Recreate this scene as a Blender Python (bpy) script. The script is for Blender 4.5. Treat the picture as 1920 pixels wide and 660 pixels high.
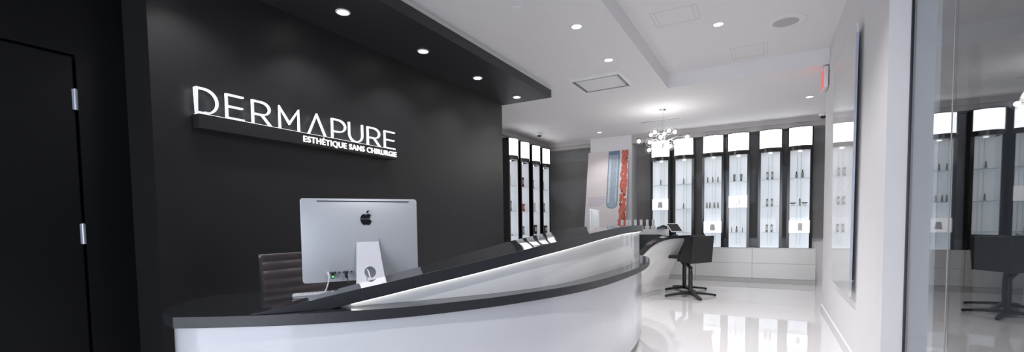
import bpy, bmesh, math, random
from mathutils import Vector, Matrix
random.seed(7)
PI = math.pi
for o in list(bpy.data.objects):
    bpy.data.objects.remove(o, do_unlink=True)
sc = bpy.context.scene
C = sc.collection

# ------------------------------------------------------------------ camera
F_PX, PX, PY, EYE = 850.0, 960.0, 461.6, 1.2
def _n(v): return Vector(v).normalized()
yv = _n((1440 - PX, 412 - PY, F_PX))
dv = Vector((1200 - PX, 17330 - PY, F_PX)); dv = (dv - yv * dv.dot(yv)).normalized()
zv = -dv
xv = yv.cross(zv)
if xv.x < 0: xv = -xv
right = Vector((xv[0], yv[0], zv[0])); down = Vector((xv[1], yv[1], zv[1])); fwd = Vector((xv[2], yv[2], zv[2]))
cd = bpy.data.cameras.new('camera'); cam = bpy.data.objects.new('camera', cd); C.objects.link(cam)
m = Matrix.Identity(4)
for i in range(3):
    m[i][0] = right[i]; m[i][1] = -down[i]; m[i][2] = -fwd[i]
m[0][3], m[1][3], m[2][3] = 0, 0, EYE
cam.matrix_world = m
cd.sensor_width = 36; cd.sensor_fit = 'HORIZONTAL'
cd.lens = F_PX / 1920 * 36
cd.shift_y = (PY - 330) / 1920
cd.clip_start = 0.02; cd.clip_end = 300
sc.camera = cam

# ------------------------------------------------------------------ world, light, exposure
w = bpy.data.worlds.new('world'); sc.world = w; w.use_nodes = True
bg = w.node_tree.nodes['Background']
bg.inputs[0].default_value = (0.74, 0.82, 1.0, 1); bg.inputs[1].default_value = 1.6
sc.view_settings.view_transform = 'Standard'
sc.view_settings.look = 'None'
sc.view_settings.gamma = 1
sc.view_settings.use_curve_mapping = False
sc.view_settings.exposure = 0.0

def area(name, loc, rot, sx, sy, power, col):
    l = bpy.data.lights.new(name, 'AREA'); l.shape = 'RECTANGLE'; l.size = sx; l.size_y = sy
    l.energy = power; l.color = col
    o = bpy.data.objects.new(name, l); C.objects.link(o); o.location = loc; o.rotation_euler = rot
    return o
# daylight entering through the open shop front behind the camera
area('daylight_storefront', (-1.4, -5.9, 1.6), (PI/2, 0, 0), 4.4, 2.7, 210, (0.88, 0.92, 1.0))

# ------------------------------------------------------------------ materials
def mat(name, col, rough=0.5, metal=0.0, ior=1.5, coat=0.0, emit=None, es=0.0, bump=0.0, bscale=200.0,
        var=0.0, vscale=6.0, trans=0.0, spec=0.5, alpha=1.0):
    M = bpy.data.materials.new(name); M.use_nodes = True
    nt = M.node_tree; p = nt.nodes['Principled BSDF']
    p.inputs['Base Color'].default_value = (*col, 1)
    p.inputs['Roughness'].default_value = rough
    p.inputs['Metallic'].default_value = metal
    p.inputs['IOR'].default_value = ior
    p.inputs['Coat Weight'].default_value = coat
    p.inputs['Coat Roughness'].default_value = 0.03
    p.inputs['Specular IOR Level'].default_value = spec
    p.inputs['Transmission Weight'].default_value = trans
    p.inputs['Alpha'].default_value = alpha
    if emit:
        p.inputs['Emission Color'].default_value = (*emit, 1); p.inputs['Emission Strength'].default_value = es
    if bump or var:
        tc = nt.nodes.new('ShaderNodeTexCoord')
    if bump:
        n = nt.nodes.new('ShaderNodeTexNoise'); n.inputs['Scale'].default_value = bscale
        n.inputs['Detail'].default_value = 4
        b = nt.nodes.new('ShaderNodeBump'); b.inputs['Strength'].default_value = bump; b.inputs['Distance'].default_value = 0.002
        nt.links.new(tc.outputs['Object'], n.inputs['Vector']); nt.links.new(n.outputs['Fac'], b.inputs['Height'])
        nt.links.new(b.outputs['Normal'], p.inputs['Normal'])
    if var:
        n = nt.nodes.new('ShaderNodeTexNoise'); n.inputs['Scale'].default_value = vscale; n.inputs['Detail'].default_value = 5
        r = nt.nodes.new('ShaderNodeValToRGB')
        r.color_ramp.elements[0].position = 0.3; r.color_ramp.elements[1].position = 0.7
        r.color_ramp.elements[0].color = (*[c * (1 - var) for c in col], 1)
        r.color_ramp.elements[1].color = (*[min(1, c * (1 + var)) for c in col], 1)
        nt.links.new(tc.outputs['Object'], n.inputs['Vector']); nt.links.new(n.outputs['Fac'], r.inputs['Fac'])
        nt.links.new(r.outputs['Color'], p.inputs['Base Color'])
    return M

M = {}
M['floor'] = mat('white_epoxy', (0.82, 0.80, 0.81), 0.03, ior=1.55, var=0.015, vscale=1.5, coat=0.3)
M['ceiling'] = mat('ceiling_paint', (0.80, 0.79, 0.80), 0.85, bump=0.05, var=0.01)
M['white_wall'] = mat('white_wall_paint', (0.78, 0.77, 0.78), 0.6, bump=0.08, var=0.01)
M['black_wall'] = mat('black_wall_paint', (0.016, 0.016, 0.0175), 0.42, bump=0.15, bscale=120, var=0.08, spec=0.45)
M['door_black'] = mat('door_black', (0.0035, 0.0042, 0.0055), 0.45, bump=0.08, bscale=90, var=0.05, spec=0.3)
M['black_soffit'] = mat('black_soffit_paint', (0.022, 0.022, 0.024), 0.4, bump=0.12, var=0.05)
M['white_gloss'] = mat('white_gloss_laminate', (0.70, 0.71, 0.75), 0.16, coat=0.4, var=0.008)
M['black_gloss'] = mat('black_gloss_stone', (0.027, 0.029, 0.033), 0.06, ior=1.55, var=0.15, vscale=60)
M['black_satin'] = mat('black_satin_edge', (0.026, 0.028, 0.033), 0.38, var=0.1, vscale=60)
M['white_panel'] = mat('white_acrylic_riser', (0.80, 0.80, 0.81), 0.12, coat=0.4, var=0.005)
M['led'] = mat('led_strip', (1, 1, 1), 0.5, emit=(1.0, 1.0, 0.93), es=3.0)
M['alu'] = mat('anodised_aluminium', (0.60, 0.62, 0.66), 0.42, metal=0.25, bump=0.02, bscale=600)
M['alu_light'] = mat('pale_aluminium', (0.80, 0.80, 0.86), 0.3, metal=0.4, bump=0.02, bscale=600)
M['chrome'] = mat('chrome', (0.8, 0.8, 0.8), 0.08, metal=1.0, var=0.02)
M['steel'] = mat('brushed_hinge_steel', (0.55, 0.58, 0.66), 0.35, metal=0.6, var=0.05)
M['black_plastic'] = mat('black_plastic', (0.012, 0.012, 0.013), 0.3, var=0.1)
M['screen'] = mat('dark_screen_glass', (0.01, 0.01, 0.012), 0.05, var=0.05)
M['white_plastic'] = mat('white_plastic', (0.8, 0.8, 0.82), 0.3, var=0.02)
M['green_led'] = mat('green_indicator', (0.05, 0.8, 0.1), 0.3, emit=(0.1, 1.0, 0.1), es=2.5)
M['chair_vinyl'] = mat('mauve_black_ribbed_vinyl', (0.075, 0.061, 0.064), 0.32, bump=0.15, bscale=300, var=0.1)
M['stool_vinyl'] = mat('black_leatherette', (0.014, 0.014, 0.015), 0.45, bump=0.2, bscale=260, var=0.1)
M['stool_metal'] = mat('black_powder_coat', (0.018, 0.018, 0.019), 0.35, var=0.1)
M['sign_white'] = mat('lit_sign_letter', (0.3, 0.3, 0.3), 0.5, emit=(0.90, 0.92, 1.0), es=0.78)
M['tagline_white'] = mat('lit_tagline', (0.3, 0.3, 0.3), 0.5, emit=(1.0, 1.0, 1.0), es=1.1)
M['sign_side'] = mat('lit_sign_edge', (1, 1, 1), 0.5, emit=(0.93, 0.97, 1.0), es=1.8)
M['lightbox'] = mat('lightbox_diffuser', (1, 1, 1), 0.4, emit=(1.0, 1.0, 1.0), es=2.6)
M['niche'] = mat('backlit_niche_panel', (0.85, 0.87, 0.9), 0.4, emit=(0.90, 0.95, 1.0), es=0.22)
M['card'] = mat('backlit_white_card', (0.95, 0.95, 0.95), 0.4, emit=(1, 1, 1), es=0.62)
M['card_print'] = mat('pale_grey_print', (0.62, 0.64, 0.66), 0.5, var=0.2, vscale=80)
M['col_black'] = mat('column_black_lacquer', (0.010, 0.010, 0.011), 0.16, var=0.1)
M['col_grey'] = mat('column_collar_lacquer', (0.03, 0.03, 0.03), 0.15, var=0.1)
M['shelf'] = mat('clear_acrylic_shelf', (0.72, 0.78, 0.8), 0.15, var=0.03)
M['downlight'] = mat('downlight_lens', (1, 1, 1), 0.4, emit=(1.0, 0.98, 0.95), es=9.0)
M['trim_white'] = mat('white_trim_ring', (0.8, 0.8, 0.8), 0.4, var=0.01)
M['grille'] = mat('grey_grille', (0.30, 0.31, 0.33), 0.5, var=0.1, vscale=60)
M['dark'] = mat('dark_slot', (0.01, 0.01, 0.01), 0.7, var=0.1)
M['bottle_grey'] = mat('grey_serum_bottle', (0.30, 0.31, 0.28), 0.3, var=0.1)
M['bottle_white'] = mat('white_bottle', (0.75, 0.75, 0.75), 0.3, var=0.03)
M['box_grey'] = mat('silver_grey_carton', (0.26, 0.27, 0.28), 0.45, var=0.15, vscale=40)
M['box_red'] = mat('dusty_red_carton', (0.45, 0.10, 0.11), 0.5, var=0.1, vscale=40)
M['box_blue'] = mat('soft_blue_carton', (0.16, 0.26, 0.42), 0.5, var=0.1, vscale=40)
M['box_dark'] = mat('dark_brown_carton', (0.035, 0.028, 0.028), 0.5, var=0.1, vscale=40)
M['pink_liquid'] = mat('pink_tinted_bottle', (0.80, 0.55, 0.57), 0.2, var=0.05)
M['globe_bulb'] = mat('glowing_bulb', (1, 1, 1), 0.3, emit=(1, 0.98, 0.95), es=6.0)
M['exit_red'] = mat('lit_red_sign_face', (0.8, 0.1, 0.08), 0.4, emit=(1.0, 0.12, 0.08), es=0.5)
M['gasket'] = mat('black_gasket', (0.01, 0.012, 0.02), 0.4, var=0.1)
M['cabinet'] = mat('white_cabinet_lacquer', (0.68, 0.68, 0.67), 0.25, coat=0.2, var=0.01)
M['plinth'] = mat('grey_plinth', (0.50, 0.50, 0.49), 0.35, var=0.02)
M['whiteboard'] = mat('gloss_glass_board', (0.66, 0.66, 0.66), 0.015, ior=1.75, var=0.005)
M['board_edge'] = mat('blue_glass_edge', (0.40, 0.44, 0.53), 0.2, var=0.05)
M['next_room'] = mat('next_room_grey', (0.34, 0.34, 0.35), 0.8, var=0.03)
M['drum'] = mat('white_drum_laminate', (0.74, 0.74, 0.73), 0.14, coat=0.4, var=0.01)
M['fascia'] = mat('grey_white_fascia', (0.50, 0.48, 0.48), 0.6, var=0.01)
M['ground'] = mat('asphalt', (0.10, 0.10, 0.11), 0.9, var=0.2, vscale=0.5)
M['hill'] = mat('dark_treeline', (0.02, 0.024, 0.026), 0.9, var=0.3, vscale=0.4)
M['overhang'] = mat('outside_canopy', (0.05, 0.05, 0.055), 0.9, var=0.05)

def thin_glass(name, tint, refl):
    g = bpy.data.materials.new(name); g.use_nodes = True
    nt = g.node_tree; nt.nodes.clear()
    out = nt.nodes.new('ShaderNodeOutputMaterial'); mx = nt.nodes.new('ShaderNodeMixShader')
    tr = nt.nodes.new('ShaderNodeBsdfTransparent'); gs = nt.nodes.new('ShaderNodeBsdfGlossy'); fr = nt.nodes.new('ShaderNodeFresnel')
    tr.inputs[0].default_value = (*tint, 1); gs.inputs['Roughness'].default_value = 0.004; 
    # same index of refraction on both faces of the sheet (no false total reflection on the way out)
    ge = nt.nodes.new('ShaderNodeNewGeometry'); mi = nt.nodes.new('ShaderNodeMix'); mi.data_type = 'FLOAT'
    mi.inputs[2].default_value = refl; mi.inputs[3].default_value = 1/refl
    nt.links.new(ge.outputs['Backfacing'], mi.inputs[0]); nt.links.new(mi.outputs[0], fr.inputs[0])
    nt.links.new(fr.outputs[0], mx.inputs[0]); nt.links.new(tr.outputs[0], mx.inputs[1]); nt.links.new(gs.outputs[0], mx.inputs[2])
    nt.links.new(mx.outputs[0], out.inputs[0]); return g
M['globe_glass'] = thin_glass('globe_glass', (0.93, 0.93, 0.93), 1.5)
M['glass'] = thin_glass('partition_glass', (0.86, 0.89, 0.91), 1.95)
M['window_glass'] = thin_glass('window_glass', (0.9, 0.92, 0.95), 1.4)
def blind_mat():
    g = bpy.data.materials.new('sunscreen_blind_fabric'); g.use_nodes = True
    nt = g.node_tree; p = nt.nodes['Principled BSDF']
    p.inputs['Roughness'].default_value = 0.9
    tc = nt.nodes.new('ShaderNodeTexCoord'); nz = nt.nodes.new('ShaderNodeTexNoise'); nz.inputs['Scale'].default_value = 350
    r = nt.nodes.new('ShaderNodeValToRGB')
    r.color_ramp.elements[0].color = (0.17, 0.16, 0.156, 1); r.color_ramp.elements[1].color = (0.36, 0.345, 0.335, 1)
    nt.links.new(tc.outputs['Object'], nz.inputs['Vector']); nt.links.new(nz.outputs['Fac'], r.inputs['Fac'])
    nt.links.new(r.outputs['Color'], p.inputs['Base Color'])
    mx = nt.nodes.new('ShaderNodeMixShader'); tr = nt.nodes.new('ShaderNodeBsdfTransparent')
    mx.inputs[0].default_value = 0.13
    out = nt.nodes['Material Output']
    nt.links.new(p.outputs[0], mx.inputs[1]); nt.links.new(tr.outputs[0], mx.inputs[2]); nt.links.new(mx.outputs[0], out.inputs[0])
    return g
M['blind'] = blind_mat()

# ------------------------------------------------------------------ mesh helpers
class B:
    def __init__(s): s.bm = bmesh.new()
    def _faces(s, vs, fs, smooth=False):
        v = [s.bm.verts.new(p) for p in vs]
        out = []
        for f in fs:
            try:
                ff = s.bm.faces.new([v[i] for i in f]); ff.smooth = smooth; out.append(ff)
            except ValueError: pass
        return v
    def box(s, a, b, bev=0.0):
        x0, y0, z0 = [min(a[i], b[i]) for i in range(3)]; x1, y1, z1 = [max(a[i], b[i]) for i in range(3)]
        v = s._faces([(x0,y0,z0),(x1,y0,z0),(x1,y1,z0),(x0,y1,z0),(x0,y0,z1),(x1,y0,z1),(x1,y1,z1),(x0,y1,z1)],
                 [(3,2,1,0),(4,5,6,7),(0,1,5,4),(1,2,6,5),(2,3,7,6),(3,0,4,7)])
        if bev:
            es = {e for q in v for e in q.link_edges}
            bmesh.ops.bevel(s.bm, geom=list(es), offset=bev, segments=2, profile=0.5, affect='EDGES')
        return s
    def prism(s, poly, z0, z1, axis='Z', smooth=False):
        # poly in 2D, extruded along an axis
        def P(p, h):
            if axis == 'Z': return (p[0], p[1], h)
            if axis == 'Y': return (p[0], h, p[1])
            return (h, p[0], p[1])
        n = len(poly)
        vs = [P(p, z0) for p in poly] + [P(p, z1) for p in poly]
        fs = [tuple(range(n))[::-1], tuple(range(n, 2*n))]
        v = [s.bm.verts.new(p) for p in vs]
        for f in fs: s.bm.faces.new([v[i] for i in f])
        for i in range(n):
            j = (i+1) % n
            ff = s.bm.faces.new((v[i], v[j], v[n+j], v[n+i])); ff.smooth = smooth
        return s
    def rings(s, rings, close_u=True, cap=True, smooth=True, loop=False):
        n = len(rings[0]); V = [[s.bm.verts.new(p) for p in r] for r in rings]
        rng = range(len(rings)) if loop else range(len(rings) - 1)
        for i in rng:
            a, b = V[i], V[(i+1) % len(V)]
            for j in range(n if close_u else n-1):
                k = (j+1) % n
                try:
                    f = s.bm.faces.new((a[j], a[k], b[k], b[j])); f.smooth = smooth
                except ValueError: pass
        if cap and not loop:
            try: s.bm.faces.new(V[0][::-1])
            except ValueError: pass
            try: s.bm.faces.new(V[-1])
            except ValueError: pass
        return s
    def lathe(s, prof, c=(0,0,0), n=20, axis='Z', smooth=True):
        rr = []
        for r, h in prof:
            r = max(r, 1e-4)
            ring = []
            for k in range(n):
                t = 2*PI*k/n; x, y = r*math.cos(t), r*math.sin(t)
                p = (x, y, h) if axis == 'Z' else ((h, x, y) if axis == 'X' else (y, h, x))
                ring.append((c[0]+p[0], c[1]+p[1], c[2]+p[2]))
            rr.append(ring)
        return s.rings(rr, smooth=smooth, loop=(prof[0][0] > 1e-3 and prof[-1][0] > 1e-3))
    def tube(s, pts, r, n=8, radii=None):
        pts = [Vector(p) for p in pts]; rr = []
        up = Vector((0, 0, 1))
        for i, p in enumerate(pts):
            d = (pts[min(i+1, len(pts)-1)] - pts[max(i-1, 0)]).normalized()
            a = d.cross(up)
            if a.length < 1e-3: a = d.cross(Vector((1, 0, 0)))
            a.normalize(); b = d.cross(a)
            q = radii[i] if radii else r
            rr.append([p + a*q*math.cos(2*PI*k/n) + b*q*math.sin(2*PI*k/n) for k in range(n)])
        return s.rings(rr)
    def sphere(s, c, r, n=16):
        k = n // 2
        return s.lathe([(r*math.sin(PI*i/k), -r*math.cos(PI*i/k)) for i in range(k+1)], c, n)
    def xform(s, mx): bmesh.ops.transform(s.bm, matrix=mx, verts=s.bm.verts); return s

def obj(name, b, mt, parent=None, world=False, bevel=0.0):
    bm = b.bm
    bmesh.ops.remove_doubles(bm, verts=bm.verts, dist=1e-6)
    bmesh.ops.recalc_face_normals(bm, faces=bm.faces)
    if world and parent:
        bm.transform(parent.matrix_basis.inverted() if parent.parent is None else parent.parent.matrix_basis.inverted())
    me = bpy.data.meshes.new(name); bm.to_mesh(me); bm.free()
    me.set_sharp_from_angle(angle=math.radians(33))
    for x in (mt if isinstance(mt, (list, tuple)) else [mt]): me.materials.append(M[x])
    o = bpy.data.objects.new(name, me); C.objects.link(o)
    if parent: o.parent = parent
    if bevel:
        md = o.modifiers.new('bevel', 'BEVEL'); md.width = bevel; md.segments = 2; md.limit_method = 'ANGLE'
    return o
def tag(o, label, cat, group=None):
    o['label'] = label; o['category'] = cat
    if group: o['group'] = group
    return o
def thing(name, label, cat, loc=(0,0,0), rotz=0, group=None):
    o = bpy.data.objects.new(name, None); C.objects.link(o); o.location = loc; o.rotation_euler = (0, 0, rotz)
    o.empty_display_size = 0.1
    o.matrix_basis = Matrix.Translation(loc) @ Matrix.Rotation(rotz, 4, 'Z')
    return tag(o, label, cat, group)
def struct(name, b, mt, parent=None):
    o = obj(name, b, mt, parent)
    if not parent: o['kind'] = 'structure'
    return o
def dup(root, loc=None, rotz=None, label=None, group=None):
    r = root.copy(); C.objects.link(r)
    if loc is not None:
        r.matrix_basis = Matrix.Translation(loc) @ Matrix.Rotation(rotz if rotz is not None else root.rotation_euler.z, 4, 'Z')
    if label: r['label'] = label
    if group: r['group'] = group
    for ch in list(root.children):
        c = ch.copy(); C.objects.link(c); c.parent = r
        for g in list(ch.children):
            d = g.copy(); C.objects.link(d); d.parent = c
    return r
def spline(pts, n):
    # centripetal-ish Catmull-Rom resample through n points (any dimension)
    P = [Vector(p) for p in pts]
    P = [2*P[0]-P[1]] + P + [2*P[-1]-P[-2]]
    seg = []
    for i in range(1, len(P)-2):
        for k in range(12):
            t = k/12
            a, b, c, d = P[i-1], P[i], P[i+1], P[i+2]
            seg.append(0.5*((2*b) + (c-a)*t + (2*a-5*b+4*c-d)*t*t + (3*b-a-3*c+d)*t**3))
    seg.append(P[-2])
    L = [0]
    for i in range(1, len(seg)): L.append(L[-1] + (seg[i]-seg[i-1]).length)
    out = []; j = 0
    for k in range(n):
        s = L[-1]*k/(n-1)
        while j < len(L)-2 and L[j+1] < s: j += 1
        t = (s-L[j])/max(1e-9, L[j+1]-L[j]); out.append(seg[j].lerp(seg[j+1], min(1, t)))
    return out
def smooth_pts(P, it=3):
    P = [Vector(p) for p in P]
    for _ in range(it):
        P = [P[0]] + [(P[i-1]+2*P[i]+P[i+1])/4 for i in range(1, len(P)-1)] + [P[-1]]
    return P
def offset2(P, d):
    out = []
    for i, p in enumerate(P):
        t = (P[min(i+1, len(P)-1)] - P[max(i-1, 0)]); t = Vector((t.x, t.y)).normalized()
        out.append(Vector((p.x - t.y*d, p.y + t.x*d)))
    return out

CEIL = 3.06
FW = -3.36      # face of the black sign wall
DW = -3.69      # face of the black door wall
Y0 = -6.0       # open shop front behind the camera

# ================================================================== STRUCTURE
struct('floor', B().box((-6.0, Y0, -0.12), (3.2, 10.6, 0)), 'floor')
b = B()
b.box((-6.0, Y0, CEIL), (-1.245, 10.6, CEIL+0.35))
b.box((-1.245, 6.71, CEIL), (3.2, 10.6, CEIL+0.35))
b.box((0.76, Y0, CEIL), (3.2, 6.71, CEIL+0.35))
b.box((-1.245, Y0, 3.25), (0.76, 6.71, CEIL+0.35))
struct('ceiling', b, 'ceiling')
# black sign wall with its outer return and the black door wall left of it
struct('wall_left', B().box((-3.95, 1.40, 0), (FW, 5.71, CEIL)), 'black_wall')
b = B()
b.box((-3.95, Y0, 0), (DW, 0.10, CEIL)); b.box((-3.95, 1.155, 0), (DW, 1.40, CEIL)); b.box((-3.95, 0.10, 2.262), (DW, 1.155, CEIL))
struct('wall_left_front', b, 'door_black')
d = struct('door_1', B().box((-3.74, 0.118, 0.008), (DW-0.004, 1.137, 2.244)), 'door_black')
b = B()
b.box((-3.76, 0.10, 0), (-3.742, 1.155, 2.262))
obj('door_frame', b, 'dark', d)
for z in (0.30, 1.173, 1.992):
    b = B(); b.box((DW-0.02, 1.128, z-0.062), (DW+0.003, 1.154, z+0.062), 0.001)
    b.lathe([(0.0, -0.064), (0.008, -0.063), (0.008, 0.063), (0.0, 0.064)], (DW+0.008, 1.142, z), 10)
    obj('hinge', b, 'steel', d)
struct('wall_left_side', B().box((-5.0, 5.55, 0), (-3.95, 5.71, CEIL)), 'white_wall')
b = B(); b.box((-5.05, 5.71, 0), (-4.95, 10.6, CEIL))
struct('wall_left_far', b, 'white_wall')
# black soffit over the reception with its white upper reveal
struct('trim_1', B().box((FW, Y0, 2.904), (-2.591, 5.735, 3.004)), 'black_soffit')
struct('trim_2', B().box((FW, Y0, 3.004), (-2.625, 5.70, CEIL)), 'ceiling')
struct('trim_3', B().box((DW, Y0, 2.904), (FW, 1.40, CEIL)), 'door_black')
# back wall: openings behind the blinds, solid low wall and fascia, white pillar
b = B()
b.box((-5.0, 10.25, 0), (3.2, 10.4, 0.83)); b.box((-5.0, 10.25, 2.98), (3.2, 10.4, CEIL))
b.box((-5.0, 10.25, 0.83), (-4.75, 10.4, 2.98)); b.box((1.05, 10.25, 0.83), (3.2, 10.4, 2.98))
b.box((-3.4, 10.25, 0.83), (-2.7, 10.4, 2.98))
struct('wall_back', b, 'white_wall')
struct('wall_back_pillar', B().box((-3.49, 9.83, 0), (-2.57, 10.25, CEIL)), 'white_wall')
# fascia boxes above the blinds
b = B(); b.box((-4.62, 9.86, 2.965), (-3.49, 10.25, CEIL)); b.box((-4.62, 9.95, 2.90), (-3.49, 10.2, 2.965))
struct('trim_4', b, 'fascia')
b = B(); b.box((-2.57, 9.86, 2.965), (1.9, 10.25, CEIL)); b.box((-2.57, 9.89, 2.882), (1.9, 10.2, 2.965))
struct('trim_5', b, 'fascia')
b = B(); b.box((-4.95, 7.3, 2.965), (-4.62, 10.25, CEIL)); b.box((-4.95, 7.3, 2.90), (-4.66, 10.25, 2.965))
struct('trim_6', b, 'fascia')
# window panes with frames behind the blinds
def window(name, x0, x1, n):
    fr = B()
    fr.box((x0, 10.28, 0.83), (x1, 10.36, 0.88)); fr.box((x0, 10.28, 2.93), (x1, 10.36, 2.98))
    for i in range(n+1):
        x = x0 + (x1-x0)*i/n; fr.box((x-0.025, 10.28, 0.88), (x+0.025, 10.36, 2.93))
    wd = struct(name, fr, 'gasket')
    for i in range(n):
        a = x0 + (x1-x0)*i/n + 0.025; c = x0 + (x1-x0)*(i+1)/n - 0.025
        obj('pane', B().box((a, 10.315, 0.88), (c, 10.325, 2.93)), 'window_glass', wd)
window('window_1', -4.75, -3.4, 1)
window('window_2', -2.7, 1.05, 3)
# white wall on the right with skirting
struct('wall_right', B().box((0.62, 3.55, 0), (0.86, 7.03, 3.25)), 'white_wall')
struct('baseboard_right', B().box((0.605, 3.55, 0), (0.62, 7.03, 0.10)), 'white_wall')
struct('wall_right_far', B().box((1.9, 6.9, 0), (2.0, 10.25, CEIL)), 'white_wall')
struct('wall_right_side', B().box((0.86, 6.9, 0), (3.2, 7.03, CEIL)), 'next_room')
struct('wall_next_room', B().box((2.6, Y0, 0), (2.7, 6.9, CEIL)), 'next_room')
# glass partition right of the camera
g = struct('window_3', B().box((0.728, Y0, 0.012), (0.7325, 3.535, 3.04)), 'glass')
obj('gasket', B().box((0.722, 3.535, 0.0), (0.745, 3.552, 3.05)), 'gasket', g)
obj('silicone_joint', B().box((0.7265, 2.815, 0.012), (0.7279, 2.827, 3.04)), 'grille', g)
obj('bottom_channel', B().box((0.722, Y0, 0.0), (0.745, 3.53, 0.012)), 'chrome', g)
struct('trim_7', B().box((0.70, Y0, 3.04), (0.76, 3.55, 3.26)), 'ceiling')
# outdoors, seen faintly through the blinds
struct('ground', B().box((-60, 10.6, -0.5), (60, 90, -0.2)), 'ground')
b = B(); prof = []
for i in range(61):
    x = -60 + 2*i; prof.append((x, 3.4 + 1.2*math.sin(i*0.55) + 0.8*math.sin(i*1.7+1)))
b.prism([(-60, -0.4)] + [(60, -0.4)] + prof[::-1], 60, 66, 'Y')
struct('hills', b, 'hill')
struct('trim_8', B().box((-12, 10.6, 2.42), (8, 12.4, 2.7)), 'overhang')

# ================================================================== RECEPTION DESK
desk = thing('reception_desk', 'curved white reception desk with black ledge and rising black counter', 'desk', (-1.7, 2.6, 0))
raw = [(-2.215,0.958),(-2.102,1.022),(-1.906,1.148),(-1.72,1.29),(-1.56,1.452),(-1.42,1.63),(-1.235,1.955),(-1.10,2.29),
       (-1.00,2.63),(-0.95,3.0),(-0.935,3.4),(-0.935,3.8),(-0.965,4.22),(-1.035,4.66),(-1.13,4.98),(-1.25,5.18),(-1.45,5.30)]
outer = smooth_pts(spline(raw, 90), 6)
def inner_curve(src, d): return offset2(src, d)
Lp = [Vector((p.x, p.y)) for p in outer]
inn = offset2(Lp[:62], 0.72)
slab = [(p.x, p.y) for p in Lp] + [(-1.75, 5.72), (-2.15, 5.78), (-2.12, 4.9)] + [(p.x, p.y) for p in inn[::-1] if p.y < 4.7]
# left end sweeps back towards the sign wall
slab += [(-2.72, 1.40), (-2.66, 1.22), (-2.52, 1.08), (-2.36, 0.985)]
def clean(poly):
    out = []
    for p in poly:
        if not out or (Vector(p)-Vector(out[-1])).length > 0.004: out.append(p)
    return out
slab = clean(slab)
ledge = obj('ledge_top', B().prism(slab, 0.77, 0.82), 'black_gloss', desk, True, bevel=0.002)
def satin_edges(o_):
    o_.data.materials.append(M['black_satin'])
    for f in o_.data.polygons:
        if abs(f.normal.z) < 0.5: f.material_index = 1
satin_edges(ledge)
# body: a shell standing 3 cm behind the ledge edge
def shell(path, t, z0, z1):
    a = path; c = offset2(path, t)
    return [[(p.x, p.y, z0), (p.x, p.y, z1), (q.x, q.y, z1), (q.x, q.y, z0)] for p, q in zip(a, c)]
ledge_path = [Vector(p) for p in [(-2.60,1.17),(-2.48,1.07),(-2.34,0.99)]] + Lp + [Vector((-1.70,5.33))]
def off_var(P, d0, d1):
    a_ = offset2(P, 1.0); n_ = len(P); out = []
    for i, p in enumerate(P):
        d_ = d0 + (d1-d0)*min(1, max(0, (i/n_-0.25)/0.5)); out.append(Vector((p.x, p.y)) + (a_[i]-Vector((p.x, p.y)))*d_)
    return out
bp = off_var(smooth_pts(spline(ledge_path, 110), 3), 0.020, 0.075)
obj('body', B().rings(shell(bp, 0.05, 0.10, 0.77), smooth=False), 'white_gloss', desk, True)
bp2 = off_var(smooth_pts(spline(ledge_path, 110), 3), 0.085, 0.12)
obj('toe_kick', B().rings(shell(bp2, 0.03, 0.0, 0.11), smooth=False), 'plinth', desk, True)
# rising counter: plan of its front edge with the height of its top
rise = [(-1.955,1.150,0.827),(-1.86,1.265,0.850),(-1.782,1.366,0.875),(-1.683,1.500,0.905),(-1.60,1.61,0.928),(-1.515,1.735,0.955),
        (-1.395,1.92,0.990),(-1.302,2.08,1.020),(-1.215,2.26,1.051),(-1.151,2.44,1.078),(-1.10,2.70,1.103),(-1.078,3.0,1.127),
        (-1.066,3.35,1.146),(-1.055,3.7,1.163),(-1.062,4.05,1.166),(-1.10,4.50,1.166)]
rp = smooth_pts(spline(rise, 80), 3)
front = [Vector((p.x, p.y)) for p in rp]
# end of the board is cut off square
TH = 0.062
rr = []; N = len(rp)
off = offset2(front, 1.0)
for i, p in enumerate(rp):
    n = (off[i] - front[i]); wd = min(0.34, 0.05 + 0.9*i/N)
    o2 = front[i] - n*0.03; q = front[i] + n*wd; zb = max(0.8205, p.z-TH)
    rr.append([(o2.x, o2.y, zb), (o2.x, o2.y, p.z), (q.x, q.y, p.z), (q.x, q.y, zb)])
satin_edges(obj('sloping_counter', B().rings(rr, smooth=False), 'black_gloss', desk, True, bevel=0.0015))
rr = []; led = []; back = []
for i, p in enumerate(rp):
    n = (off[i] - front[i]); zb = p.z-TH
    if zb < 0.822: continue
    a = front[i]; c = front[i] + n*0.02
    rr.append([(a.x, a.y, 0.8205), (a.x, a.y, zb-0.0015), (c.x, c.y, zb-0.0015), (c.x, c.y, 0.8205)])
    e0 = front[i] - n*0.013; e1 = front[i] - n*0.005
    if zb > 0.829:
        led.append([(e0.x, e0.y, zb-0.005), (e0.x, e0.y, zb-0.001), (e1.x, e1.y, zb-0.001), (e1.x, e1.y, zb-0.005)])
obj('riser_panel', B().rings(rr, smooth=True), 'white_panel', desk, True)
obj('led_strip', B().rings(led, smooth=False), 'led', desk, True)
# the riser turns back at its right end
e = front[-1]; n = off[-1]-front[-1]; en = e + n*0.33
b = B(); t = Vector((-n.y, n.x))
q = [e, e + n*0.32, e + n*0.32 - Vector((n.y, -n.x))*0.02, e - Vector((n.y, -n.x))*0.02]
b.prism([(v.x, v.y) for v in q], 0.8205, 1.102)
obj('end_panel', b, 'white_panel', desk, True)

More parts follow.
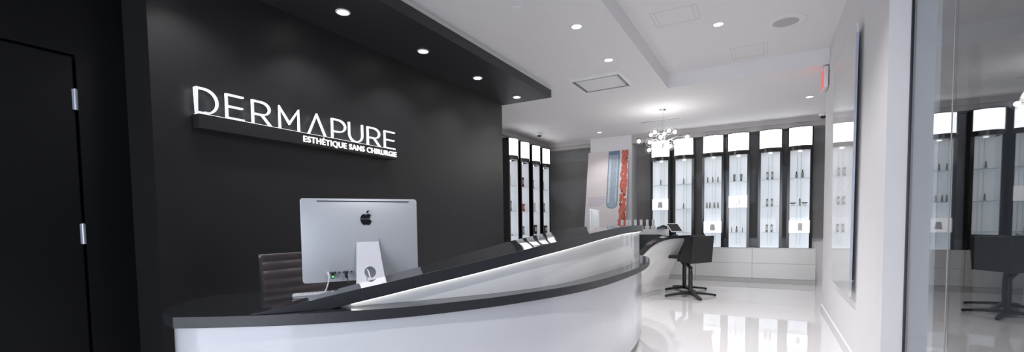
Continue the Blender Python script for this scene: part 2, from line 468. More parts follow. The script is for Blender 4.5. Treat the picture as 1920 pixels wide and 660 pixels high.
# ================================================================== BLACK SIGN WITH LIT LETTERS
sign = thing('wall_sign', 'long black bar sign on black wall carrying white backlit letters', 'sign', (FW, 2.54, 1.86))
obj('backing_bar', B().box((FW, 1.632, 1.862), (-3.285, 3.466, 1.957)), 'black_soffit', sign, True)
obj('light_line', B().box((-3.345, 1.634, 1.957), (-3.292, 3.466, 1.9605)), 'sign_side', sign, True)
SW = 0.0125
def stroke(b, pts, closed=False, w=SW, d0=-3.304, d1=-3.292):
    # flat-faced stroke in the Y-Z plane with mitred joints
    P = [Vector(p) for p in pts]; n = len(P); ra = []
    for i in range(n):
        pr = P[(i-1) % n] if (closed or i > 0) else None
        nx = P[(i+1) % n] if (closed or i < n-1) else None
        d1_ = (P[i]-pr).normalized() if pr is not None else (nx-P[i]).normalized()
        d2_ = (nx-P[i]).normalized() if nx is not None else d1_
        n1 = Vector((-d1_.y, d1_.x)); n2 = Vector((-d2_.y, d2_.x)); mm = (n1+n2)
        mm = mm.normalized() if mm.length > 0.1 else n1
        k = min(1.8, 1/max(0.3, mm.dot(n1))) * w/2
        a = P[i]+mm*k; c = P[i]-mm*k
        ra.append([(d0, a.x, a.y), (d1, a.x, a.y), (d1, c.x, c.y), (d0, c.x, c.y)])
    b.rings(ra, smooth=False, loop=closed)
def arc(cx, cy, rx, ry, a0, a1, n=10):
    return [(cx+rx*math.cos(math.radians(a0+(a1-a0)*i/n)), cy+ry*math.sin(math.radians(a0+(a1-a0)*i/n))) for i in range(n+1)]
zb, zt = 1.9605+SW/2, 2.134-SW/2; hh = zt-zb; zm = (zb+zt)/2
def L_D(a, c): return [([(a, zt), (a, zb)] + [((a+(c-a)*0.38), zb)] + arc(a+(c-a)*0.38, zm, (c-a)*0.62, hh/2, -90, 90, 14) + [(a, zt)], True)]
def L_E(a, c): return [([(c, zt), (a, zt), (a, zb), (c, zb)], False), ([(a, zm), (c-0.008, zm)], False)]
def L_R(a, c):
    zr = zb+hh*0.42
    return [([(a, zb-SW/2), (a, zt), (a+(c-a)*0.5, zt)] + arc(a+(c-a)*0.5, (zt+zr)/2, (c-a)*0.45, (zt-zr)/2, 90, -90, 10)[1:] + [(a, zr)], False),
            ([(a+(c-a)*0.5, zr), (c, zb-SW/2)], False)]
def L_P(a, c):
    zr = zb+hh*0.36
    return [([(a, zb-SW/2), (a, zt), (a+(c-a)*0.45, zt)] + arc(a+(c-a)*0.45, (zt+zr)/2, (c-a)*0.55, (zt-zr)/2, 90, -90, 10)[1:] + [(a, zr)], False)]
def L_M(a, c): return [([(a, zb-SW/2), (a, zt), ((a+c)/2, zb+hh*0.28), (c, zt), (c, zb-SW/2)], False)]
def L_A(a, c): return [([(a, zb-SW/2), ((a+c)/2, zt+SW*0.3), (c, zb-SW/2)], False)]
def L_U(a, c): return [([(a, zt+SW/2), (a, zb+hh*0.4)] + arc((a+c)/2, zb+hh*0.4, (c-a)/2, hh*0.4, 180, 360, 12)[1:] + [(c, zt+SW/2)], False)]
lets = [(L_D, 1.622, 1.767), (L_E, 1.817, 1.948), (L_R, 2.001, 2.150), (L_M, 2.212, 2.388), (L_A, 2.464, 2.639),
        (L_P, 2.699, 2.852), (L_U, 2.883, 3.047), (L_R, 3.101, 3.268), (L_E, 3.319, 3.467)]
for f, a, c in lets:
    b = B(); b2 = B()
    for pts, cl in f(a+SW/2, c-SW/2):
        stroke(b, pts, cl); stroke(b2, pts, cl, w=SW*0.9, d0=-3.312, d1=-3.3045)
    lt = obj('letter', b, 'sign_white', sign, True)
    obj('lit_rear_edge', b2, 'sign_side', lt, True)
# tagline
cu = bpy.data.curves.new('tagline', 'FONT'); cu.body = 'ESTH\u00c9TIQUE SANS CHIRURGIE'; cu.size = 0.068; cu.extrude = 0.004; cu.offset = 0.0012
cu.space_character = 1.08
to = bpy.data.objects.new('tmp_text', cu); C.objects.link(to)
bpy.context.view_layer.update()
me = bpy.data.meshes.new_from_object(to.evaluated_get(bpy.context.evaluated_depsgraph_get()))
pref = []
for w_ in ('ESTH\u00c9TIQUE', 'ESTH\u00c9TIQUE SANS'):
    cu.body = w_; bpy.context.view_layer.update()
    m2 = bpy.data.meshes.new_from_object(to.evaluated_get(bpy.context.evaluated_depsgraph_get()))
    pref.append(max(v.co.x for v in m2.vertices)); bpy.data.meshes.remove(m2)
bpy.data.objects.remove(to)
xs = [v.co.x for v in me.vertices]; ys = [v.co.y for v in me.vertices]
x0, x1 = min(xs), max(xs)
for v in me.vertices:
    x, y, z = v.co
    v.co = Vector((-3.281 + z, 2.405 + (x-x0)/(x1-x0)*(3.462-2.405), 1.886 + y*1.0)) - Vector(sign.location)
me.materials.append(M['sign_side'])
bx = x0, x1
cuts = [2.405 + (q_+0.006-x0)/(x1-x0)*(3.462-2.405) - sign.location.y for q_ in pref]
for k_ in range(3):
    lo = -1e9 if k_ == 0 else cuts[k_-1]; hi = 1e9 if k_ == 2 else cuts[k_]
    bw = bmesh.new(); bw.from_mesh(me)
    bmesh.ops.delete(bw, geom=[v for v in bw.verts if not (lo < v.co.y <= hi)], context='VERTS')
    mw = bpy.data.meshes.new('tagline_word'); bw.to_mesh(mw); bw.free(); mw.materials.append(M['tagline_white'])
    ow = bpy.data.objects.new('tagline_word', mw); C.objects.link(ow); ow.parent = sign

# ================================================================== DESKTOP COMPUTER
def rrect(x0, z0, x1, z1, r, n=5):
    out = []
    for cx, cz, a0 in ((x1-r, z1-r, 0), (x0+r, z1-r, 90), (x0+r, z0+r, 180), (x1-r, z0+r, 270)):
        for i in range(n+1):
            a = math.radians(a0+90*i/n); out.append((cx+r*math.cos(a), cz+r*math.sin(a)))
    return out
def computer(loc, rotz, label, detail=True):
    t = thing('desktop_computer', label, 'computer', loc, rotz)
    W, Z0, Z1 = 0.325, 0.062, 0.535
    b = B(); rings = []
    def ring(y, ins, r): return [(x, y, z) for x, z in rrect(-W+ins, Z0+ins, W-ins, Z1-ins, r)]
    b.rings([ring(*p) for p in [(0.004, 0.0, 0.016), (-0.006, 0.0, 0.016), (-0.0085, 0.003, 0.016)]])
    # gently domed back: concentric rounded outlines raised by a smooth two-way bulge
    rg = []
    for k in range(15):
        f = 1 - k/14
        pr = []
        for x, z in rrect(-W+0.003, Z0+0.003, W-0.003, Z1-0.003, 0.016, 5):
            x *= f; z = (Z0+Z1)/2 + (z-(Z0+Z1)/2)*f
            pr.append((x, z))
        # densify the straight runs
        q = []
        for i in range(len(pr)):
            a, c = Vector(pr[i]), Vector(pr[(i+1) % len(pr)])
            n_ = 10 if i % 6 == 5 else 1
            for j in range(n_): q.append(a.lerp(c, j/n_))
        HZ = (Z1-Z0)/2
        rg.append([(v.x, -0.0085 - 0.033*(1-abs(v.x/W)**2.4)*(1-abs((v.y-(Z0+Z1)/2)/HZ)**2.4), v.y) for v in q])
    b.rings(rg, cap=True)
    body = obj('body', b, 'alu', t)
    obj('screen', B().prism(rrect(-W+0.004, 0.12, W-0.004, Z1-0.004, 0.012), 0.004, 0.006, 'Y'), 'screen', body)
    # stand: sloping leg with a round cable hole, and a foot
    lt = B(); n = 24; cz = 0.115; hw0, hw1 = 0.085, 0.060; ztop = 0.30; R_ = 0.032
    def lay(x, z, off): # sloping plane: y from -0.15 at z=0 to -0.055 at top
        y = -0.165 + 0.115*(z/ztop)**0.8
        return (x+0.02, y+off, z)
    def hwz(z): return hw0 + (hw1-hw0)*z/ztop
    outer_, inner_ = [], []
    for k in range(n):
        a = 2*PI*k/n; cx_, sx_ = math.cos(a), math.sin(a)
        inner_.append((R_*cx_, cz + R_*sx_))
        # push to a surrounding square
        s_ = 1/max(abs(cx_), abs(sx_)); x, z = cx_*s_*0.05, cz + sx_*s_*0.05
        outer_.append((x*hwz(z)/0.05, z))
    for off in (0.0, 0.008):
        V1 = [lt.bm.verts.new(lay(x, z, off)) for x, z in inner_]; V2 = [lt.bm.verts.new(lay(x, z, off)) for x, z in outer_]
        for k in range(n):
            j = (k+1) % n; lt.bm.faces.new((V1[k], V1[j], V2[j], V2[k]))
        if off == 0: A1 = V1
        else:
            for k in range(n):
                j = (k+1) % n; f = lt.bm.faces.new((A1[k], A1[j], V1[j], V1[k]))
    def strip(z0, z1, k):
        rr_ = []
        for i in range(k+1):
            z = z0+(z1-z0)*i/k; h = hwz(z)
            rr_.append([lay(-h, z, 0), lay(h, z, 0), lay(h, z, 0.008), lay(-h, z, 0.008)])
        lt.rings(rr_, smooth=False)
    strip(0.0, 0.065, 3); strip(0.165, ztop, 6)
    for sgn in (-1, 1):   # cheeks beside the hole block
        h = [lay(sgn*hwz(z), z, o_) for z, o_ in ((0.065, 0), (0.165, 0), (0.165, 0.008), (0.065, 0.008))]
        lt._faces(h, [(0, 1, 2, 3)])
    lt.box((-hw1+0.02, -0.056, ztop-0.010), (hw1+0.02, -0.036, ztop))
    lg = obj('stand_leg', lt, 'alu_light', t)
    obj('stand_foot', B().box((-hw0+0.02, -0.165, 0.0), (hw0+0.02, 0.03, 0.006)), 'alu_light', t)
    if detail:
        # apple emblem cut from dark plastic
        pts = [(0.0,0.62),(0.14,0.70),(0.32,0.76),(0.50,0.70),(0.66,0.56),(0.55,0.44),(0.47,0.26),(0.47,0.06),(0.56,-0.12),(0.74,-0.22),
               (0.64,-0.46),(0.48,-0.68),(0.32,-0.78),(0.16,-0.74),(0.0,-0.70),(-0.16,-0.74),(-0.32,-0.78),(-0.50,-0.64),(-0.66,-0.38),
               (-0.76,-0.06),(-0.76,0.24),(-0.64,0.52),(-0.46,0.70),(-0.26,0.74),(-0.12,0.68)]
        S = 0.042; zc = 0.415
        b = B()
        up_ = [p for p in pts if p[1] >= 0.10]
        idx = pts.index((0.47,0.26))
        top = pts[:idx+1] + [(0.465, 0.12), (-0.77, 0.12)] + pts[20:]
        bot = [(0.475, 0.03)] + pts[8:20] + [(-0.775, 0.03)]
        for poly in (top, bot):
            b.prism([(0.018+x*S, zc+z*S) for x, z in poly], -0.0425, -0.036, 'Y')
        leaf = [(0.05,0.86),(0.08,1.06),(0.22,1.22),(0.36,1.28),(0.34,1.08),(0.22,0.92)]
        b.prism([(0.018+x*S, zc+z*S) for x, z in leaf], -0.0425, -0.034, 'Y')
        obj('emblem', b, 'black_plastic', body)
        obj('vent_slot', B().box((-0.24, -0.0165, 0.518), (0.275, -0.0095, 0.522)), 'dark', body)
        b = B()
        for k in range(7): b.box((-0.205+k*0.022, -0.0335, 0.112), (-0.199+k*0.022, -0.020, 0.120))
        obj('port_row', b, 'dark', body)
        b = B(); b.box((-0.181, -0.060, 0.085), (-0.167, -0.026, 0.120), 0.002)
        pl = obj('usb_dongle', b, 'black_plastic', t)
        obj('green_light', B().box((-0.179, -0.0615, 0.092), (-0.169, -0.0598, 0.101)), 'green_led', pl)
    return t
comp = computer((-2.067, 1.88, 0.82), math.atan2(0.836, 0.549), 'large silver desktop computer seen from behind on the black desktop')
computer((-1.87, 5.40, 0.82), math.radians(100), 'small distant silver computer standing edge-on at the far desk end', False)
# cables
def local(p): return comp.matrix_basis @ Vector(p)
b = B(); pts = spline([local((-0.198, -0.034, 0.116)), local((-0.196, -0.062, 0.114)), local((-0.196, -0.075, 0.085)), local((-0.21, -0.085, 0.04)), local((-0.225, -0.09, 0.004)), local((-0.19, -0.12, 0.004)), local((-0.15, -0.15, 0.004))], 30)
b.tube(pts, 0.0032, 8); b.tube([local((-0.198, -0.030, 0.117)), local((-0.197, -0.055, 0.114))], 0.008, 8)
tag(obj('usb_cable', b, 'white_plastic'), 'thin white cable looping from computer ports to the desktop', 'cable')
b = B(); pts = spline([local((-0.105, -0.034, 0.113)), local((-0.103, -0.062, 0.108)), local((-0.096, -0.078, 0.07)), local((-0.085, -0.085, 0.03)), local((-0.075, -0.09, 0.004))], 24)
b.tube(pts, 0.003, 8); b.tube([local((-0.105, -0.032, 0.116)), local((-0.104, -0.058, 0.112)), local((-0.102, -0.072, 0.088))], 0.0085, 8)
tag(obj('network_cable', b, 'black_plastic'), 'short black cable plugged into the lower back of computer', 'cable')
b = B(); pts = spline([local((0.020, 0.0, 0.135)), local((0.008, -0.08, 0.13)), local((0.005, -0.145, 0.12)), local((0.010, -0.160, 0.09)), local((0.020, -0.180, 0.04)), local((0.020, -0.19, 0.004))], 26)
b.tube(pts, 0.004, 8)
tag(obj('power_cable', b, 'white_plastic'), 'white power cable hanging through round hole of computer stand', 'cable')
# keyboard
kb = thing('keyboard', 'slim white keyboard lying on black desktop under the computer', 'keyboard', (-2.185, 1.625, 0.82), math.atan2(0.836, 0.549))
b = B(); b.prism([(-0.07, 0.0), (0.07, 0.0), (0.07, 0.006), (-0.04, 0.010), (-0.07, 0.018)], -0.10, 0.16, 'X')
b.xform(Matrix.Identity(4))
obj('base', b, 'white_plastic', kb)
b = B()
for i in range(11):
    for j in range(5):
        x = -0.092+i*0.023; y = -0.052+j*0.022; b.box((x, y, 0.009), (x+0.019, y+0.018, 0.0185 - j*0.0022))
obj('keys', b, 'white_plastic', kb)
obj('battery_bar', B().lathe([(0.008, -0.105), (0.008, 0.165)], (0, -0.066, 0.010), 10, 'X'), 'alu', kb)

# ================================================================== OFFICE CHAIR behind the desk
ch = thing('office_chair', 'dark ribbed high-back office chair with chrome frame behind desk', 'chair', (-2.62, 1.95, -0.0), PI/2-0.05)
# local frame: x across, y = backwards (away from the desk)
b = B(); rr = []
NZ = 60
for i in range(NZ+1):
    z = 0.44 + (1.012-0.44)*i/NZ
    ph = (z-0.44)/0.0595; rib = abs(math.sin(PI*ph))**0.6*0.009
    yb = 0.16 + 0.05*((z-0.44)/0.6)**1.5 - (0.10*max(0, (0.54-z))/0.1)**2*0
    rr.append([(-0.225, yb-0.006-rib, z), (-0.215, yb-0.012-rib, z), (0, yb-0.014-rib, z), (0.215, yb-0.012-rib, z), (0.225, yb-0.006-rib, z), (0.225, yb+0.012, z), (0, yb+0.016, z), (-0.225, yb+0.012, z)])
obj('backrest', B().rings(rr, smooth=True) if False else b.rings(rr, smooth=True), 'chair_vinyl', ch)
b = B(); rr = []
for i in range(37):
    y = 0.16 - 0.50*i/36; rib = abs(math.sin(PI*(0.16-y)/0.072))**0.6*0.010
    rr.append([(-0.24, y, 0.42), (0.24, y, 0.42), (0.24, y, 0.452), (0.22, y, 0.458+rib), (-0.22, y, 0.458+rib), (-0.24, y, 0.452)])
b.rings(rr); obj('seat', b, 'chair_vinyl', ch)
for s in (-1, 1):
    b = B()
    b.tube(spline([(s*0.228, -0.34, 0.43), (s*0.228, 0.10, 0.43), (s*0.222, 0.185, 0.47), (s*0.218, 0.20, 0.70), (s*0.218, 0.228, 1.03)], 30), 0.009, 8)
    obj('side_rail', b, 'black_plastic', ch)
    b = B(); b.tube([(s*0.216, 0.212, 1.010), (s*0.240, 0.212, 1.010)], 0.014, 10)
    obj('chrome_cap', b, 'chrome', ch)
    b = B(); b.tube(spline([(s*0.25, -0.16, 0.43), (s*0.27, -0.17, 0.60), (s*0.27, -0.10, 0.65), (s*0.27, 0.10, 0.65), (s*0.25, 0.185, 0.60)], 24), 0.011, 8)
    obj('armrest', b, 'chrome', ch)
obj('top_rail', B().tube([(-0.225, 0.208, 1.012), (0.225, 0.208, 1.012)], 0.012, 10), 'chair_vinyl', ch)
obj('column', B().lathe([(0, 0.10), (0.025, 0.10), (0.025, 0.28), (0.018, 0.28), (0.018, 0.42), (0, 0.42)], (0, -0.08, 0), 14), 'chrome', ch)
for k in range(5):
    a = 2*PI*k/5; cx, sx = math.cos(a), math.sin(a)
    b = B(); b.tube([(0.02*cx, -0.08+0.02*sx, 0.12), (0.28*cx, -0.08+0.28*sx, 0.075)], 0.014, 8, radii=[0.02, 0.012])
    lg = obj('leg', b, 'chrome', ch)
    b = B(); px_, py_ = 0.28*cx, -0.08+0.28*sx
    b.lathe([(0.0, -0.02), (0.028, -0.018), (0.030, 0), (0.028, 0.018), (0, 0.02)], (px_, py_, 0.030), 14, 'X')
    b.tube([(px_, py_, 0.03), (px_, py_, 0.075)], 0.007, 8)
    obj('caster', b, 'black_plastic', lg)

# ================================================================== CEILING ITEMS
def downlight(x, y, z, label, group, power=40, col=(1.0, 0.985, 0.985), ringm='trim_white', r=0.045, spot=True):
    t = thing('downlight', label, 'ceiling light', (x, y, z-0.004), 0, group)
    b = B(); b.lathe([(r, 0.004), (r*1.28, 0.004), (r*1.28, -0.001), (r*1.15, -0.004), (r, -0.003)], (0, 0, 0), 28)
    obj('trim_ring', b, ringm, t)
    obj('lens', B().lathe([(0.0, 0.002), (r*0.98, 0.002), (r*0.98, -0.0005), (0.0, -0.0025)], (0, 0, 0), 24), 'downlight', t)
    if spot:
        l = bpy.data.lights.new('downlight_lamp', 'SPOT'); l.energy = power; l.color = col; l.spot_size = math.radians(115); l.spot_blend = 0.7; l.shadow_soft_size = 0.05
        o = bpy.data.objects.new('downlight_lamp', l); C.objects.link(o); o.parent = t; o.location = (0, 0, -0.02)
    return t
words = ['nearest', 'second nearest', 'third nearest', 'farthest']
for k, y in enumerate((2.578, 3.546, 4.509, 5.459)):
    downlight(-2.975, y, 2.904, 'round downlight in black soffit, %s of the four' % words[k], 'downlights in the black soffit', 30)
downlight(-2.975, 1.61, 2.904, 'round downlight in black soffit above the left desk end', 'downlights in the black soffit', 30)
downlight(-1.605, 4.147, CEIL, 'round downlight in white ceiling nearest the camera', 'white ceiling downlights', 120)
downlight(-1.617, 5.178, CEIL, 'round downlight in white ceiling just before the square vent', 'white ceiling downlights', 120)
downlight(-0.477, 5.297, 3.25, 'bright round downlight inside the raised ceiling recess', 'white ceiling downlights', 120)
downlight(-0.477, 3.30, 3.25, 'added downlight in the raised ceiling recess above the desk, second row', 'white ceiling downlights', 120)  # extra lamp added out of view to brighten the desk's right side
downlight(-0.477, 1.30, 3.25, 'added downlight in the raised ceiling recess over the viewpoint', 'white ceiling downlights', 120)  # likewise unseen, added overhead to lift the light on the desk
downlight(0.527, 8.324, CEIL, 'round downlight near the red exit sign', 'white ceiling downlights', 120)
downlight(-3.065, 9.182, CEIL, 'small round downlight in front of the poster pillar', 'white ceiling downlights', 30, r=0.04)
downlight(1.65, 2.2, CEIL, 'added downlight in the grey room beyond the glass partition, nearer one', 'added downlights beyond the glass', 12)  # no lamp known here; added to lift the dark tones behind the glass
downlight(1.65, 4.6, CEIL, 'added downlight in the grey room beyond the glass partition, farther one', 'added downlights beyond the glass', 12)  # second unseen lamp, added for the same lift behind the glass
def disc(x, y, z, r, label):
    b = B(); b.lathe([(0.0, 0.0), (r, 0.0), (r, -0.004), (r*0.92, -0.007), (0.0, -0.008)], (x, y, z), 28)
    tag(obj('sprinkler_cover', b, 'trim_white'), label, 'ceiling cover', 'flat sprinkler covers on the ceiling')
disc(-1.924, 3.542, CEIL, 0.045, 'flat white round cover on ceiling beside the black soffit')
disc(-1.979, 6.508, CEIL, 0.045, 'flat white round cover on ceiling just behind the square vent')
disc(-3.739, 8.295, CEIL, 0.05, 'flat white round cover on ceiling right of left dome camera')
# square vent
v = thing('ceiling_vent', 'square white ceiling vent with a dropped centre plate', 'vent', (-1.955, 5.94, CEIL))
b = B(); X, Y = 0.375, 0.345
def frame(b, xo, yo, xi, yi, z0, z1):
    b.box((-xo, -yo, z0), (xo, -yi, z1)); b.box((-xo, yi, z0), (xo, yo, z1)); b.box((-xo, -yi, z0), (-xi, yi, z1)); b.box((xi, -yi, z0), (xo, yi, z1))
frame(b, X, Y, X-0.045, Y-0.045, -0.008, 0.0)
rg = []
for ins, z in ((0.045, -0.008), (0.06, -0.028), (0.062, -0.026), (0.05, -0.004)):
    rg.append([(-X+ins, -Y+ins, z), (X-ins, -Y+ins, z), (X-ins, Y-ins, z), (-X+ins, Y-ins, z)])
b.rings(rg, smooth=False, loop=True)
obj('frame', b, 'trim_white', v)
b = B(); frame(b, X-0.05, Y-0.05, X-0.11, Y-0.11, -0.004, -0.001)
obj('dark_gap', b, 'grille', v)
b = B(); rg = []
for ins, z in ((0.105, -0.004), (0.108, -0.026), (0.15, -0.030)):
    rg.append([(-X+ins, -Y+ins, z), (X-ins, -Y+ins, z), (X-ins, Y-ins, z), (-X+ins, Y-ins, z)])
b.rings(rg, smooth=False)
obj('centre_plate', b, 'trim_white', v)
# ceiling speaker in the recess
v = thing('ceiling_speaker', 'large round flat speaker in the raised ceiling recess', 'speaker', (0.134, 5.609, 3.25))
b = B(); b.lathe([(0.12, 0), (0.19, 0), (0.19, -0.006), (0.175, -0.010), (0.12, -0.006)], n=40); obj('rim', b, 'trim_white', v)
b = B(); b.lathe([(0.0, 0), (0.12, 0), (0.12, -0.004), (0, -0.006)], n=36); obj('grille', b, 'fascia', v)
# hairline access panels
def access(x0, y0, x1, y1, z, label):
    b = B(); t_ = 0.003
    for a, c in (((x0, y0), (x1, y0+t_)), ((x0, y1-t_), (x1, y1)), ((x0, y0), (x0+t_, y1)), ((x1-t_, y0), (x1, y1)), ((x1-0.043, y0), (x1-0.04, y1)), ((x0+0.04, y0), (x0+0.043, y1))):
        b.box((a[0], a[1], z-0.0012), (c[0], c[1], z))
    tag(obj('access_panel', b, 'fascia'), label, 'access panel')
access(-0.42, 6.13, -0.03, 6.55, 3.25, 'flush rectangular access panel in recess near its far edge')
access(-1.05, 4.70, -0.62, 5.05, 3.25, 'flush rectangular access panel in recess near its left edge')
# linear slot diffuser
v = thing('slot_diffuser', 'narrow white slot diffuser in ceiling behind the bubble chandelier', 'vent', (-1.76, 8.73, CEIL))
b = B(); frame(b, 0.37, 0.055, 0.35, 0.035, -0.005, 0); obj('frame', b, 'trim_white', v)
b = B(); b.box((-0.35, -0.035, -0.003), (0.35, -0.006, -0.001)); b.box((-0.35, 0.006, -0.003), (0.35, 0.035, -0.001)); obj('slots', b, 'grille', v)
# dome cameras
def dome(loc, label):
    t = thing('dome_camera', label, 'camera', loc)
    obj('housing', B().lathe([(0.0, 0), (0.062, 0), (0.066, -0.015), (0.060, -0.05), (0.050, -0.058), (0, -0.058)], n=24), 'white_plastic', t)
    obj('dark_dome', B().lathe([(0, -0.055), (0.047, -0.055), (0.044, -0.075), (0.032, -0.092), (0.0, -0.10)], n=24), 'black_plastic', t)
dome((-4.13, 8.52, CEIL), 'small white dome camera on ceiling above the left display columns')
dome((0.82, 9.72, CEIL), 'small white dome camera at ceiling in the far right corner')
# exit sign
v = thing('exit_sign', 'red illuminated exit sign hanging edge-on from ceiling by right wall', 'exit sign', (0.588, 6.86, CEIL))
obj('mount', B().box((-0.03, -0.07, -0.03), (0.03, 0.07, 0.0)), 'white_plastic', v)
obj('housing', B().box((-0.022, -0.17, -0.27), (0.022, 0.17, -0.03), 0.004), 'white_plastic', v)
obj('red_face', B().box((-0.026, -0.16, -0.26), (-0.0215, 0.16, -0.04)), 'exit_red', v)

# ================================================================== CHANDELIER
cx, cy = -1.546, 7.91
chd = thing('bubble_chandelier', 'chrome chandelier with branching arms and clear glass bubble globes', 'chandelier', (cx, cy, CEIL))
obj('canopy', B().lathe([(0, 0), (0.065, 0), (0.065, -0.012), (0.02, -0.022), (0, -0.022)], n=24), 'chrome', chd)
obj('hanging_cable', B().tube(spline([(0, 0, -0.02), (0.012, 0, -0.12), (-0.008, 0, -0.25), (0, 0, -0.36)], 20), 0.003, 6), 'chrome', chd)
obj('stem', B().tube([(0, 0, -0.34), (0, 0, -0.66)], 0.007, 8), 'chrome', chd)
hub = Vector((0, 0, -0.50))
GL = [(-1.941,2.571,0.0),(-1.76,2.535,-0.25),(-1.738,2.657,0.2),(-1.673,2.694,-0.15),(-1.769,2.406,0.1),(-1.699,2.431,-0.2),
      (-1.581,2.601,-0.3),(-1.526,2.652,0.22),(-1.449,2.696,-0.15),(-1.352,2.664,0.2),(-1.161,2.565,0.0),(-1.347,2.502,-0.22),
      (-1.338,2.419,0.15),(-1.427,2.436,-0.1),(-1.525,2.406,0.2)]
for gx, gz, dy in GL:
    # keep the direction from the eye while spreading in depth
    k = (7.9+dy)/7.9
    g = Vector((gx*k - cx, 7.9+dy - cy, EYE+(gz-EYE)*k - CEIL))
    arm = obj('arm', B().tube(spline([hub + Vector((0, 0, random.uniform(-.1, .1))), hub.lerp(g, 0.5)+Vector((0, 0, 0.02)), g], 12), 0.0045, 6), 'chrome', chd)
    obj('globe', B().sphere(g, 0.066, 20), 'globe_glass', arm)
    obj('bulb', B().sphere(g, 0.031, 14), 'globe_bulb', arm)
l = bpy.data.lights.new('chandelier_lamp', 'POINT'); l.energy = 15; l.color = (1, 0.97, 0.94); l.shadow_soft_size = 0.35
o = bpy.data.objects.new('chandelier_lamp', l); C.objects.link(o); o.location = (0, 0, -0.5); o.parent = chd

# ================================================================== BACK CABINETS
words3 = ['left', 'middle', 'right']
for k, (x0, x1) in enumerate(((-2.275, -1.265), (-1.265, -0.255), (-0.255, 0.757))):
    t = thing('drawer_cabinet', 'low white two-drawer cabinet under display columns, %s of three' % words3[k], 'cabinet', ((x0+x1)/2, 9.76, 0), 0, 'low cabinets along the back wall')
    h = (x1-x0)/2
    b = B(); b.box((-h+0.001, 0.018, 0.095), (h-0.001, 0.44, 0.665)); b.box((-h+0.001, 0.0, 0.660), (h-0.001, 0.018, 0.672))
    obj('carcass', b, 'cabinet', t)
    obj('plinth', B().box((-h+0.001, 0.006, 0.0), (h-0.001, 0.43, 0.095)), 'plinth', t)
    for z0, z1 in ((0.098, 0.378), (0.383, 0.657)):
        obj('drawer_front', B().box((-h+0.003, 0.0, z0), (h-0.003, 0.017, z1)), 'cabinet', t)
# roller blinds
def blind(x0, x1, label, z0=0.835):
    t = thing('roller_blind', label, 'blind', ((x0+x1)/2, 10.21, z0)); h = (x1-x0)/2
    obj('fabric', B().box((-h, 0, 0.02), (h, 0.0015, 2.93-z0)), 'blind', t)
    obj('bottom_bar', B().box((-h, -0.008, 0), (h, 0.01, 0.02)), 'grille', t)
blind(-4.80, -3.50, 'wide dark grey see-through blind left of the poster pillar')
blind(-2.565, -0.7505, 'dark grey see-through blind behind the left display columns')
blind(-0.7495, 0.98, 'dark grey see-through blind behind right display columns, at corner')
# side blinds on the far left wall behind the left row
t = thing('roller_blind', 'dark grey blind on left side wall behind the row of columns', 'blind', (-4.93, 8.8, 0.8), 0)
obj('fabric', B().box((0, -1.2, 0.02), (0.0015, 1.3, 2.12)), 'col_grey', t); obj('bottom_bar', B().box((-0.008, -1.2, 0), (0.01, 1.3, 0.02)), 'grille', t)

# ================================================================== DISPLAY COLUMNS
# local frame: x across, -y is the open front, base at z=0
CW, CD_, ZT = 0.155, 0.26, 2.205   # half width, depth, height (on a base at 0.672)
def arcf(hw, bulge, n=10, y0=0.0):
    return [(-hw + 2*hw*i/n, y0 - bulge*(1-(2*i/n-1)**2)) for i in range(n+1)]
def display_column(loc, rotz, label, group, zt=ZT):
    t = thing('display_column', label, 'display column', loc, rotz, group)
    b = B()
    b.box((-CW-0.045, -0.0, 0), (-CW, CD_, zt-0.415)); b.box((CW, -0.0, 0), (CW+0.045, CD_, zt-0.415))
    b.box((-CW-0.045, -0.0, zt-0.415), (-CW-0.024, CD_, zt)); b.box((CW+0.024, -0.0, zt-0.415), (CW+0.045, CD_, zt)); b.box((-CW, CD_-0.02, 0), (CW, CD_, zt))
    b.box((-CW, 0.02, zt-0.33), (CW, CD_-0.02, zt-0.315))
    b.prism(arcf(CW+0.045, 0.08) + [(CW+0.045, CD_), (-CW-0.045, CD_)], zt-0.006, zt+0.004)
    obj('casing', b, 'col_black', t)
    b = B(); b.prism(arcf(CW+0.024, 0.070) + [(CW+0.024, 0.02), (-CW-0.024, 0.02)], zt-0.335, zt-0.006, smooth=False)
    obj('light_box', b, 'lightbox', t)
    b = B(); b.prism(arcf(CW+0.045, 0.08) + [(CW+0.045, 0.02), (-CW-0.045, 0.02)], zt-0.415, zt-0.335)
    obj('collar', b, 'col_grey', t)
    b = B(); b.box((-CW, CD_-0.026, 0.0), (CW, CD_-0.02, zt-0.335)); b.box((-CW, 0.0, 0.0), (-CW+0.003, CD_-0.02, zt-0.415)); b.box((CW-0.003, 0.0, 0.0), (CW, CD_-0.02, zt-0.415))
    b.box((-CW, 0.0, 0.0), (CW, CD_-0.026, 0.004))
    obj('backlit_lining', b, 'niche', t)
    b = B()
    for s in (-0.03, 0.03): b.box((s-0.004, CD_-0.032, 0.05), (s+0.004, CD_-0.0262, zt-0.45))
    obj('shelf_rail', b, 'shelf', t)
    obj('spot', B().lathe([(0.0, 0.0), (0.03, 0.0), (0.035, -0.012), (0, -0.014)], (0, 0.09, zt-0.416), 16), 'lightbox', t)
    for z in (0.288, 0.778, 1.288):
        obj('shelf', B().box((-CW+0.004, 0.02, z-0.006), (CW-0.004, CD_-0.03, z)), 'shelf', t)
    return t
BX = [-1.98, -1.52, -0.967, -0.517, 0.026, 0.500]
ordn = ['first', 'second', 'third', 'fourth', 'fifth', 'sixth']
proto = None; BY = 9.885; BZ = 0.672
for k, x in enumerate(BX):
    lab = 'tall black-framed lit display column, %s from the left on the back wall' % ordn[k]
    if proto is None: proto = display_column((x, BY, BZ), 0, lab, 'lit display columns on the back wall')
    else: dup(proto, (x, BY, BZ), 0, lab)
LY = [7.98, 8.47, 8.99, 9.50]
for k, y in enumerate(LY):
    dup(proto, (-4.44, y, BZ), PI/2, 'lit display column in the left side row, %s from the black wall' % ordn[k], 'lit display columns on the left side')
